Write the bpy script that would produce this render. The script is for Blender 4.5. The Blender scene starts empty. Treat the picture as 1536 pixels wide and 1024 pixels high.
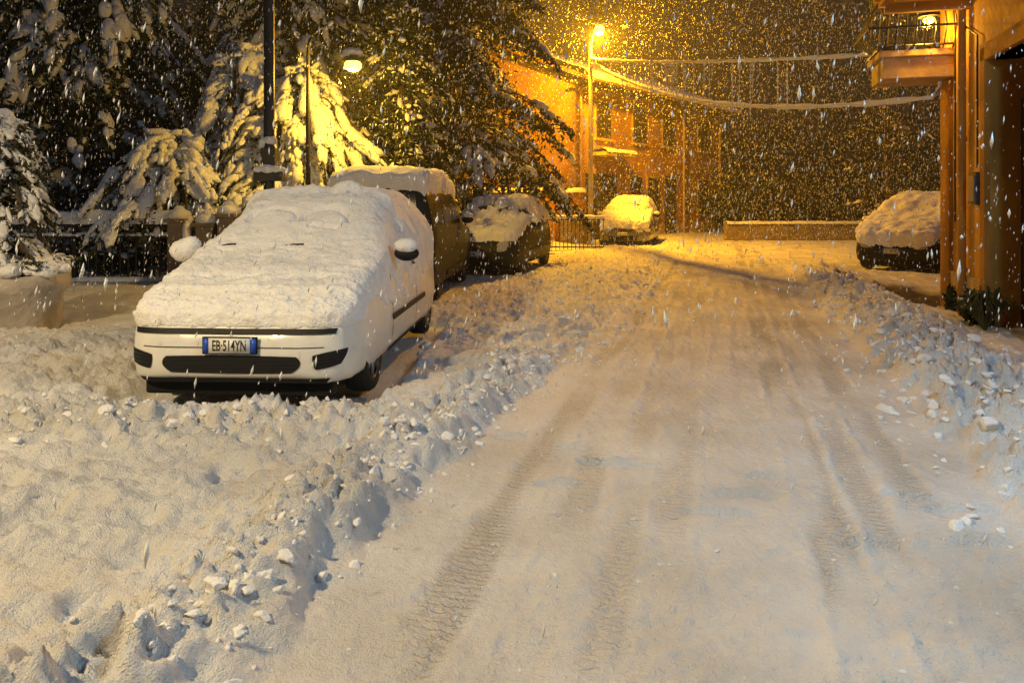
import bpy, math, random
import numpy as np
from mathutils import Vector, Matrix
from mathutils.bvhtree import BVHTree
random.seed(7); rng=np.random.default_rng(11)
sc=bpy.context.scene
sc.view_settings.view_transform='Standard'; sc.view_settings.look='None'; sc.view_settings.exposure=0
COL=sc.collection
CA,SA=math.cos(math.radians(16)),math.sin(math.radians(16))

# ---------------- noise ----------------
def _h(ix,iy,s):
    n=(ix*374761393+iy*668265263+s*144269504)&0xffffffff
    n=((n^(n>>13))*1274126177)&0xffffffff
    return ((n^(n>>16))&0xffff)/65535.0
def pn(x,y,seed=0):
    x=np.asarray(x,float);y=np.asarray(y,float)
    ix=np.floor(x).astype(np.int64);iy=np.floor(y).astype(np.int64)
    fx=x-ix;fy=y-iy
    u=fx**3*(fx*(fx*6-15)+10);v=fy**3*(fy*(fy*6-15)+10)
    def g(a,b):
        an=_h(ix+a,iy+b,seed)*2*np.pi
        return np.cos(an)*(fx-a)+np.sin(an)*(fy-b)
    return 1.45*((g(0,0)*(1-u)+g(1,0)*u)*(1-v)+(g(0,1)*(1-u)+g(1,1)*u)*v)
def fbm(x,y,o=4,seed=0):
    r=0;a=1;t=0
    for i in range(o):
        r=r+a*pn(x,y,seed+i*17);t+=a;a*=.5;x=x*2.03+3.1;y=y*2.03+1.7
    return r/t
def billow(x,y,o=3,seed=0):
    r=0;a=1;t=0
    for i in range(o):
        r=r+a*(1-np.abs(pn(x,y,seed+i*13))*2.2);t+=a;a*=.55;x=x*1.95+3.1;y=y*1.95+1.7
    return r/t
def ss(a,b,x):
    t=np.clip((np.asarray(x,float)-a)/(b-a),0,1);return t*t*(3-2*t)
def ga(x,w): return np.exp(-(np.asarray(x)/w)**2)

# ---------------- materials ----------------
def mat(name,col,rough=.6,bump=0,bscale=20,var=0,vscale=5,metal=0,coat=0,emit=None,es=0,spec=.5,dist=.01):
    m=bpy.data.materials.new(name);m.use_nodes=True;nt=m.node_tree;b=nt.nodes['Principled BSDF']
    b.inputs['Base Color'].default_value=(*col,1);b.inputs['Roughness'].default_value=rough
    b.inputs['Metallic'].default_value=metal;b.inputs['Coat Weight'].default_value=coat
    b.inputs['Specular IOR Level'].default_value=spec
    tc=nt.nodes.new('ShaderNodeTexCoord')
    if var:
        n=nt.nodes.new('ShaderNodeTexNoise');n.inputs['Scale'].default_value=vscale;n.inputs['Detail'].default_value=6
        nt.links.new(tc.outputs['Object'],n.inputs['Vector'])
        r=nt.nodes.new('ShaderNodeMapRange');r.inputs['From Min'].default_value=.3;r.inputs['From Max'].default_value=.7
        r.inputs['To Min'].default_value=1-var;r.inputs['To Max'].default_value=1+var*.5
        nt.links.new(n.outputs['Fac'],r.inputs['Value'])
        mx=nt.nodes.new('ShaderNodeVectorMath');mx.operation='SCALE';mx.inputs[0].default_value=col
        nt.links.new(r.outputs[0],mx.inputs['Scale']);nt.links.new(mx.outputs[0],b.inputs['Base Color'])
    if bump:
        n=nt.nodes.new('ShaderNodeTexNoise');n.inputs['Scale'].default_value=bscale;n.inputs['Detail'].default_value=5
        nt.links.new(tc.outputs['Object'],n.inputs['Vector'])
        bp=nt.nodes.new('ShaderNodeBump');bp.inputs['Strength'].default_value=bump;bp.inputs['Distance'].default_value=dist
        nt.links.new(n.outputs['Fac'],bp.inputs['Height']);nt.links.new(bp.outputs[0],b.inputs['Normal'])
    if emit:
        b.inputs['Emission Color'].default_value=(*emit,1);b.inputs['Emission Strength'].default_value=es
    return m
M={}
M['snow']=mat('snow_fresh',(.86,.86,.87),.7,.9,48,.05,3,spec=.25,dist=.014)
M['treesnow']=mat('tree_snow',(.8,.8,.8),.8,.8,18,.12,4,spec=.1,dist=.03)
M['flake']=mat('flake',(.75,.75,.75),.8,spec=.1)
M['white']=mat('white_paint',(.76,.76,.74),.32,.05,200,.10,6,coat=.4)
M['dark']=mat('dark_paint',(.014,.016,.018),.55,0,20,.3,5,coat=.08,spec=.25)
M['grey']=mat('grey_paint',(.16,.16,.15),.35,0,20,.2,5,coat=.5)
M['black']=mat('black_plastic',(.010,.010,.011),.6,.2,60,spec=.3)
M['glass']=mat('window_glass',(.012,.013,.015),.18,spec=.4)
M['lampglass']=mat('headlight_glass',(.35,.36,.37),.12,.4,40,spec=.8)
M['red']=mat('tail_light_red',(.4,.015,.01),.2,coat=.5)
M['rubber']=mat('tyre_rubber',(.015,.015,.015),.8,.4,80)
M['alloy']=mat('wheel_alloy',(.22,.22,.22),.45,metal=.7)
M['plate']=mat('plate_white',(.75,.75,.72),.4)
M['blue']=mat('plate_blue',(.02,.08,.5),.4)
M['ink']=mat('plate_ink',(.01,.01,.012),.5)
M['leaf']=mat('foliage_dark',(.04,.052,.022),.7,0,20,.5,3,spec=.2)
M['leaf2']=mat('foliage_olive',(.08,.08,.028),.7,0,20,.5,3,spec=.2)
M['bark']=mat('bark',(.07,.05,.035),.9,.8,15,.3,6)
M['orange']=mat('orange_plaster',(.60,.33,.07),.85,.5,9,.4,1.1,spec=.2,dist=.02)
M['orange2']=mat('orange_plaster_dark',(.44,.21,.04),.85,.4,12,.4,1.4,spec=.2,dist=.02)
M['farwall']=mat('ochre_plaster',(.46,.23,.06),.85,.4,6,.45,.8,spec=.2,dist=.03)
M['trim']=mat('stone_trim',(.50,.34,.14),.8,.4,20,.3,4)
M['shutter']=mat('wood_shutter',(.035,.025,.018),.6,.4,30,.3,8)
M['roof']=mat('clay_roof',(.22,.1,.05),.8,.5,15,.3,4)
M['iron']=mat('wrought_iron',(.02,.018,.016),.55,.3,60)
M['steel']=mat('galvanised_pole',(.05,.045,.04),.5,.2,60,.3,4,metal=.3)
M['conc']=mat('concrete',(.48,.42,.35),.85,.8,18,.3,4,dist=.02)
M['stone']=mat('garden_wall_stone',(.24,.18,.12),.9,.8,8,.3,3,dist=.03)
M['cable']=mat('snowy_cable',(.8,.78,.72),.8,.6,40)
M['sod']=mat('sodium_bulb',(1,.7,.2),.4,emit=(1,.66,.08),es=6)
M['led']=mat('led_bulb',(.9,.95,1),.4,emit=(.8,.9,1),es=30)

# ---------------- mesh builder ----------------
def link(o,parent=None):
    COL.objects.link(o)
    if parent is not None:o.parent=parent
    return o
def empty(name,loc=(0,0,0),rz=0):
    o=bpy.data.objects.new(name,None);o.location=loc;o.rotation_euler=(0,0,rz);o.empty_display_size=.3
    return link(o)
class MB:
    def __init__(s):s.v=[];s.f=[];s.m=[]
    def add(s,vs,fs,m=0):
        k=len(s.v);s.v+=[tuple(p) for p in vs];s.f+=[tuple(i+k for i in f) for f in fs];s.m+=[m]*len(fs);return s
    def box(s,a,b,m=0):
        x0,y0,z0=a;x1,y1,z1=b
        vs=[(x,y,z) for z in(z0,z1) for (x,y) in((x0,y0),(x1,y0),(x1,y1),(x0,y1))]
        return s.add(vs,[(0,3,2,1),(4,5,6,7),(0,1,5,4),(1,2,6,5),(2,3,7,6),(3,0,4,7)],m)
    def tube(s,pts,rad,n=8,m=0,cap=True):
        pts=[Vector(p) for p in pts]
        if not hasattr(rad,'__len__'):rad=[rad]*len(pts)
        vs=[]
        for i,p in enumerate(pts):
            d=(pts[min(i+1,len(pts)-1)]-pts[max(i-1,0)]).normalized()
            up=Vector((0,0,1)) if abs(d.z)<.9 else Vector((1,0,0))
            a=d.cross(up).normalized();b=a.cross(d)
            for k in range(n):
                an=2*math.pi*k/n;vs.append(p+(a*math.cos(an)+b*math.sin(an))*rad[i])
        fs=[]
        for i in range(len(pts)-1):
            for k in range(n):
                k2=(k+1)%n;fs.append((i*n+k,i*n+k2,(i+1)*n+k2,(i+1)*n+k))
        if cap:
            fs.append(tuple(range(n))[::-1]);fs.append(tuple((len(pts)-1)*n+k for k in range(n)))
        return s.add(vs,fs,m)
    def obj(s,name,mats,parent=None,smooth=False,bevel=0):
        me=bpy.data.meshes.new(name);me.from_pydata(s.v,[],s.f)
        for m in mats:me.materials.append(M[m])
        me.polygons.foreach_set('material_index',s.m)
        if smooth:me.polygons.foreach_set('use_smooth',[True]*len(s.f))
        me.update();o=bpy.data.objects.new(name,me);link(o,parent)
        if bevel:
            b=o.modifiers.new('bevel','BEVEL');b.width=bevel;b.segments=2;b.limit_method='ANGLE'
        return o
def npmesh(name,V,F,mats,parent=None,smooth=True,mi=None):
    me=bpy.data.meshes.new(name);V=np.asarray(V,np.float32);F=np.asarray(F,np.int32)
    k=F.shape[1];me.vertices.add(len(V));me.vertices.foreach_set('co',V.ravel())
    me.loops.add(F.size);me.loops.foreach_set('vertex_index',F.ravel())
    me.polygons.add(len(F));me.polygons.foreach_set('loop_start',np.arange(0,F.size,k,dtype=np.int32))
    me.polygons.foreach_set('loop_total',np.full(len(F),k,np.int32))
    for m in mats:me.materials.append(M[m])
    if mi is not None:me.polygons.foreach_set('material_index',np.asarray(mi,np.int32))
    me.polygons.foreach_set('use_smooth',np.full(len(F),smooth))
    me.update(calc_edges=True);o=bpy.data.objects.new(name,me);return link(o,parent)
def gridF(nr,nc,mask=None):
    i=np.arange(nr-1)[:,None]*nc+np.arange(nc-1)[None,:]
    F=np.stack([i,i+1,i+nc+1,i+nc],-1).reshape(-1,4)
    return F
import bmesh
def ico(sub):
    bm=bmesh.new();bmesh.ops.create_icosphere(bm,subdivisions=sub,radius=1)
    V=np.array([v.co[:] for v in bm.verts]);F=np.array([[v.index for v in f.verts] for f in bm.faces]);bm.free();return V,F
IV2,IF2=ico(2);IV1,IF1=ico(1);I3=ico(3)
def blobs(name,C,S,mats,parent=None,T=(IV2,IF2),rough=.25,dirs=None,smooth=True,chunk=0):
    V,F=T;n=len(C);C=np.asarray(C);S=np.asarray(S)
    if S.ndim==1:S=np.stack([S]*3,-1)
    D=1+rough*rng.standard_normal((n,len(V),1)).clip(-1.8,1.8)
    if chunk:
        Q=np.ones((n,len(V)))
        for _ in range(chunk):
            nn=rng.standard_normal((n,3));nn/=np.linalg.norm(nn,axis=1,keepdims=True)
            o=rng.uniform(.25,.75,(n,1));dt=nn@V.T
            Q=np.minimum(Q,np.where(dt>.01,o/np.maximum(dt,.01),9))
        D=D*Q[...,None]
    P=V[None]*D*S[:,None,:]
    if dirs is not None:
        d=np.asarray(dirs);d=d/np.linalg.norm(d,axis=1)[:,None]
        up=np.tile([0,0,1.],(n,1));a=np.cross(up,d);a/=np.linalg.norm(a,axis=1)[:,None]+1e-6;b=np.cross(d,a)
        R=np.stack([d,a,b],1)
        P=np.einsum('nvk,nkj->nvj',P,R)
    else:
        an=rng.uniform(0,2*np.pi,n);c,s_=np.cos(an)[:,None],np.sin(an)[:,None]
        P=np.stack([P[...,0]*c-P[...,1]*s_,P[...,0]*s_+P[...,1]*c,P[...,2]],-1)
    P=P+C[:,None,:]
    FF=(F[None]+(np.arange(n)*len(V))[:,None,None]).reshape(-1,3)
    return npmesh(name,P.reshape(-1,3),FF,mats,parent,smooth)
def leafquads(name,C,size,mats,parent=None,mi=None,droop=.3):
    C=np.asarray(C);n=len(C);size=np.broadcast_to(size,(n,))
    u=rng.standard_normal((n,3));u[:,2]-=droop*2;u/=np.linalg.norm(u,axis=1,keepdims=True)
    w=rng.standard_normal((n,3));v=np.cross(u,w);v/=np.linalg.norm(v,axis=1,keepdims=True)+1e-6
    u=u*size[:,None];v=v*size[:,None]*.38
    P=np.stack([C-u,C-v*1.0,C+u,C+v],1).reshape(-1,3)
    F=np.arange(4*n).reshape(-1,4)
    return npmesh(name,P,F,mats,parent,False,mi)

# ---------------- ground ----------------
cars=[(-1.88,4.95,3,3.84,.84),(-1.93,10.4,5,3.9,.88),(-.72,14.3,14,3.9,.84),(3.45,23,16,3.9,.84),(7.75,15.1,45,3.9,.84)]
scuffs=[(.55,4.17,.16),(.68,4.1,.12),(1.18,3.72,.15),(1.0,3.5,.14),(.22,3.85,.1),(2.0,3.68,.13),(2.15,3.52,.16),(1.35,3.95,.09),(.0,4.6,.1),(1.55,3.2,.1),(.35,4.4,.08),(2.05,3.2,.12)]
def H(x,y,attrs=False):
    x=np.asarray(x,float);y=np.asarray(y,float)
    t=x*CA-y*SA;s=x*SA+y*CA
    far=1-ss(20,40,np.abs(y))
    tw=t+.06*pn(s*.22,s*0+.3,5)+.012*pn(s*3,t*3,6)
    z=.018*fbm(x*.8,y*.8,3,1)+.018*fbm(x*4,y*4,3,2)*far+.013*fbm(x*14,y*14,3,22)*far
    track=np.zeros_like(z)
    for c,w,d,wa in((-1.02,.10,.009,.0),(.43,.10,.011,.0),(-.70,.08,.007,.06),(.90,.09,.008,.04),(-.25,.08,.005,-.08),(.66,.07,.007,-.05),(-.48,.07,.006,.1)):
        u=np.abs(tw-c-wa*pn(s*.3,s*0+c,77));pat=.1+.9*ss(-.35,.3,pn(s*.9,tw*4,78+int(c*10)))
        b=ss(w+.03,w-.03,u)*pat;track=np.maximum(track,b*np.minimum(1,d/.010))
        z=z-d*b+.016*ga(u-w-.03,.022)*(d/.012)*np.clip(.3+1.6*pn(x*8,y*8,8),0,1.5)
    z=z+.020*fbm(t*3.0,s*.35,3,31)*ss(4,8,y)+.015*fbm(t*9,s*.8,3,32)*ss(4,8,y)*far
    edge=t+.12*fbm(x*1.8,y*1.8,3,3)+.07*pn(x*6,y*6,4)
    near=1-ss(6.0,7.6,y)
    L=ss(-1.42,-1.62,edge)
    cl=billow(x*4.6,y*4.6,4,41);cl2=billow(x*11,y*11,3,47)
    z=z+L*(.085*near+.03)
    z=z+L*(.06*fbm(x*1.1,y*1.1,2,6)+.06*fbm(x*4.2,y*4.2,3,7)+.030*fbm(x*11,y*11,3,9)+.008*fbm(x*30,y*30,2,10))*(.45+.55*near)
    hol=ss(.25,.5,pn(x*3.1,y*3.6,19));z=z-L*near*.045*hol
    berm=ga(t+1.80+.07*pn(s*1.3,0*s,14),.21)*near*ss(-1,1,y)
    fr=ga(y-4.45-.12*pn(x*1.1,y*0,15),.42)*ss(-.3,-.7,x)
    side=ga(x+.50-.12*(y-6),.26)*ss(5.6,6.2,y)*ss(9.4,8,y)
    lf=ss(-2.7,-3.1,x)*ss(3.4,4.4,y)*ss(8.5,6.5,y)
    ch=np.clip(np.maximum.reduce([berm*(1+.5*pn(s*2.1,t*0,16)),fr,side*.25,lf*.8]),0,1.1)
    z=z+ch*L*(.015+.14*(cl-.15)+.05*(cl2-.3))
    mid=ss(-.9,-1.7,t)*ss(-4.2,-3.6,t)*ss(6,8,y)*far
    z=z+mid*(.075*billow(t*4,s*1.8,3,51)+.045*billow(x*6,y*6,3,53))
    er=t+.20*fbm(x*1.5,y*1.5,3,61)+.07*pn(x*5,y*5,62)
    R=ss(1.22,1.45,er)*ss(19,13,y)
    rb=ga(t-1.85,.5)*ss(19,14,y)
    z=z+R*(.06+.05*fbm(x*1.5,y*1.5,2,63)+.03*fbm(x*7,y*7,3,64))+R*rb*(.03+.30*(billow(x*3.4,y*3.4,4,65)-.15)+.10*(billow(x*9,y*9,3,66)-.3))
    z=z+.12*ss(-4.6,-6,t)*far
    for (sx,sy,w) in scuffs:
        dx=(x-sx);dy=(y-sy)+.12*dx+.02*pn(x*7,y*7,33);wv=.022*(1+.5*pn(x*9,y*4,34))
        z=z-.06*np.exp(-(dx/w)**4-(dy/wv)**2)+.016*np.exp(-(dx/w)**4-((dy-.042)/.018)**2)
    for (cx,cy,a,l,w) in cars:
        a=math.radians(a);ly=(x-cx)*math.sin(a)+(y-cy)*math.cos(a);lx=(x-cx)*math.cos(a)-(y-cy)*math.sin(a)
        m=ss(-.08,.1,ly)*ss(l+.1,l-.1,ly)*ss(w+.20,w+.02,np.abs(lx))
        z=z*(1-m)-.01*m
    bare=np.exp(-(((x-6.0)/.75)**2+((y-11.3)/1.7)**2)*1.1)
    bare=ss(.30,.5,bare+.3*fbm(x*2.5,y*2.5,3,71))
    z=z-.08*bare*R
    if attrs:return z,track*far,bare,L*near*.0+ch
    return z
xs=np.concatenate([-np.geomspace(150,9.1,45),np.arange(-9,-3.5,.032),np.arange(-3.5,3.4,.0145),np.arange(3.4,9,.03),np.geomspace(9.05,150,45)])
ys=[1.85]
while ys[-1]<200:
    v=ys[-1];ys.append(v+(.006*v if v<9 else .009*v if v<30 else .06*v))
ys=np.concatenate([np.linspace(-60,1.6,40),np.array(ys)])
X,Y=np.meshgrid(xs,ys);Z,tr,bare,ch=H(X,Y,True)
g=npmesh('snowy_ground',np.stack([X,Y,Z],-1).reshape(-1,3),gridF(len(ys),len(xs)),[],None,True)
for nm,a in(('track',tr),('bare',bare)):
    at=g.data.attributes.new(nm,'FLOAT','POINT');at.data.foreach_set('value',a.astype(np.float32).ravel())
m=bpy.data.materials.new('ground_snow');m.use_nodes=True;nt=m.node_tree;b=nt.nodes['Principled BSDF'];N=nt.nodes.new;Lk=nt.links.new
b.inputs['Roughness'].default_value=.62;b.inputs['Specular IOR Level'].default_value=.3
tc=N('ShaderNodeTexCoord')
n1=N('ShaderNodeTexNoise');n1.inputs['Scale'].default_value=1.3;n1.inputs['Detail'].default_value=8;Lk(tc.outputs['Object'],n1.inputs['Vector'])
cr=N('ShaderNodeValToRGB');cr.color_ramp.elements[0].position=.3;cr.color_ramp.elements[0].color=(.64,.62,.60,1);cr.color_ramp.elements[1].position=.65;cr.color_ramp.elements[1].color=(.86,.86,.87,1)
Lk(n1.outputs['Fac'],cr.inputs[0])
ab=N('ShaderNodeAttribute');ab.attribute_name='bare';at=N('ShaderNodeAttribute');at.attribute_name='track'
mt=N('ShaderNodeMix');mt.data_type='RGBA';mt.inputs['B'].default_value=(.60,.58,.55,1);Lk(cr.outputs[0],mt.inputs['A'])
ml=N('ShaderNodeMath');ml.operation='MULTIPLY';ml.inputs[1].default_value=.5;Lk(at.outputs['Fac'],ml.inputs[0]);Lk(ml.outputs[0],mt.inputs['Factor'])
mx=N('ShaderNodeMix');mx.data_type='RGBA';Lk(ab.outputs['Fac'],mx.inputs['Factor']);Lk(mt.outputs['Result'],mx.inputs['A']);mx.inputs['B'].default_value=(.07,.05,.035,1)
Lk(mx.outputs['Result'],b.inputs['Base Color'])
n2=N('ShaderNodeTexNoise');n2.inputs['Scale'].default_value=26;n2.inputs['Detail'].default_value=8;n2.inputs['Roughness'].default_value=.65;Lk(tc.outputs['Object'],n2.inputs['Vector'])
n3=N('ShaderNodeTexNoise');n3.inputs['Scale'].default_value=150;n3.inputs['Detail'].default_value=2;Lk(tc.outputs['Object'],n3.inputs['Vector'])
mp=N('ShaderNodeMapping');mp.inputs['Rotation'].default_value=(0,0,math.radians(16));Lk(tc.outputs['Object'],mp.inputs['Vector'])
wv=N('ShaderNodeTexWave');wv.bands_direction='Y';wv.inputs['Scale'].default_value=8.0;wv.inputs['Distortion'].default_value=5;wv.inputs['Detail'].default_value=3;wv.inputs['Detail Scale'].default_value=6;Lk(mp.outputs[0],wv.inputs['Vector'])
mm=N('ShaderNodeMath');mm.operation='MULTIPLY';Lk(wv.outputs['Fac'],mm.inputs[0]);Lk(at.outputs['Fac'],mm.inputs[1])
m2=N('ShaderNodeMath');m2.operation='MULTIPLY_ADD';Lk(n3.outputs['Fac'],m2.inputs[0]);m2.inputs[1].default_value=.4;Lk(n2.outputs['Fac'],m2.inputs[2])
m3=N('ShaderNodeMath');m3.operation='MULTIPLY_ADD';Lk(mm.outputs[0],m3.inputs[0]);m3.inputs[1].default_value=.65;Lk(m2.outputs[0],m3.inputs[2])
bp=N('ShaderNodeBump');bp.inputs['Strength'].default_value=1;bp.inputs['Distance'].default_value=.030;Lk(m3.outputs[0],bp.inputs['Height']);Lk(bp.outputs[0],b.inputs['Normal'])
g.data.materials.append(m)

def clods():
    C=[];S=[]
    def put(x,y,r):
        C.append((x,y,float(H(x,y))-r*.05));S.append((r*random.uniform(.8,1.7),r*random.uniform(.8,1.3),r*random.uniform(.6,1.1)))
    for i in range(520):
        s=random.uniform(1.8,6.6);t=-1.66+random.gauss(0,.14);x=s*SA+t*CA;y=s*CA-t*SA;put(x,y,min(.045,random.lognormvariate(-4.25,.45)))
    for i in range(300):
        x=random.uniform(-3.9,-.3);y=random.gauss(4.5,.22);put(x,y,min(.05,random.lognormvariate(-4.1,.45)))
    for i in range(1200):
        s=random.uniform(3.4,14);t=1.75+random.gauss(0,.33);x=s*SA+t*CA;y=s*CA-t*SA;put(x,y,min(.09,random.lognormvariate(-3.7,.5)))
    for i in range(320):
        s=random.uniform(2,8);t=random.uniform(-1.5,1.3);x=s*SA+t*CA;y=s*CA-t*SA;put(x,y,random.uniform(.003,.010))
    for i in range(900):
        s=random.uniform(6.5,15);t=random.uniform(-3.2,-1.0);x=s*SA+t*CA;y=s*CA-t*SA;put(x,y,random.lognormvariate(-3.9,.4))
    blobs('snow_clods',C,S,['snow'],rough=.05,chunk=7,T=I3)
clods()

# ---------------- cars ----------------
def catmull(P,n):
    k=P.shape[-2];u=np.linspace(0,k-1-1e-6,n);i=u.astype(int);f=(u-i)[:,None]
    g=lambda j:P[...,np.clip(j,0,k-1),:]
    p0,p1,p2,p3=g(i-1),g(i),g(i+1),g(i+2);T=.5
    return p1+ (p2-p0)*T*f+ (2*p0-5*p1+4*p2-p3)*.5*f*f+(3*(p1-p2)+p3-p0)*.5*f**3
HATCH=dict(
 s=[0,.03,.10,.28,.60,.95,1.12,1.75,2.1,3.0,3.42,3.66,3.79,3.84],
 zb=[.28,.23,.20,.19,.18,.18,.18,.18,.18,.18,.20,.23,.28,.34],
 zt=[.50,.58,.66,.76,.87,.95,1.02,1.39,1.47,1.46,1.38,1.12,.86,.70],
 wm=[.50,.63,.73,.80,.82,.825,.83,.83,.83,.83,.82,.79,.72,.62],
 zm=[.40,.42,.45,.48,.5,.52,.53,.55,.55,.55,.55,.52,.5,.48],
 wl=[.46,.60,.70,.75,.76,.775,.78,.785,.785,.785,.77,.74,.66,.56],
 zl=[.47,.53,.59,.69,.79,.87,.92,.95,.96,.98,1.0,.93,.76,.62],
 wr=[.33,.46,.55,.60,.62,.67,.69,.58,.54,.54,.53,.57,.55,.42])
BOX=dict(
 s=[0,.03,.10,.28,.60,.95,1.10,1.45,1.8,3.0,3.60,3.78,3.88,3.92],
 zb=[.32,.27,.25,.24,.24,.24,.24,.24,.24,.24,.24,.26,.30,.36],
 zt=[.66,.78,.90,.98,1.05,1.10,1.15,1.60,1.74,1.77,1.76,1.66,1.15,.85],
 wm=[.60,.72,.80,.83,.85,.86,.86,.86,.86,.86,.86,.85,.82,.76],
 zm=[.45,.5,.52,.55,.58,.6,.6,.62,.62,.62,.62,.6,.6,.58],
 wl=[.55,.68,.76,.80,.81,.82,.82,.825,.83,.83,.83,.81,.78,.70],
 zl=[.6,.7,.8,.9,.97,1.02,1.05,1.07,1.07,1.08,1.08,1.07,.98,.78],
 wr=[.45,.56,.62,.66,.68,.72,.74,.71,.69,.69,.68,.67,.68,.58])
def surf(D,ns,nv):
    s=np.array(D['s']);S=np.concatenate([np.linspace(0,.35,ns//4,endpoint=False),np.linspace(.35,s[-1]-.3,ns//2,endpoint=False),np.linspace(s[-1]-.3,s[-1],ns-ns//4-ns//2)])
    uu=np.linspace(0,s[-1],1200)
    def c(k):
        v=np.interp(uu,s,D[k]);w=18;kern=np.hanning(2*w+1);kern/=kern.sum()
        vp=np.concatenate([2*v[0]-v[w:0:-1],v,2*v[-1]-v[-2:-w-2:-1]]);return np.interp(S,uu,np.convolve(vp,kern,'valid'))
    zb,zt,wm,zm,wl,zl,wr=[c(k) for k in('zb','zt','wm','zm','wl','zl','wr')]
    zr=zl+(zt-zl)*.84
    K=np.stack([np.stack([0*S,zb],-1),np.stack([wm*.55,zb],-1),np.stack([wm-.06,zb+.01],-1),np.stack([wm-.005,zb*.5+zm*.5],-1),np.stack([wm,zm],-1),np.stack([wl,zl],-1),np.stack([wr,zr],-1),np.stack([wr*.62,zt-.012],-1),np.stack([0*S,zt],-1)],1)
    hv=catmull(K,nv)
    right=np.stack([hv[...,0],np.broadcast_to(S[:,None],hv.shape[:2]),hv[...,1]],-1)
    left=right[:,::-1].copy();left[...,0]*=-1
    return S,np.concatenate([right,left[:,1:]],1)
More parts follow.
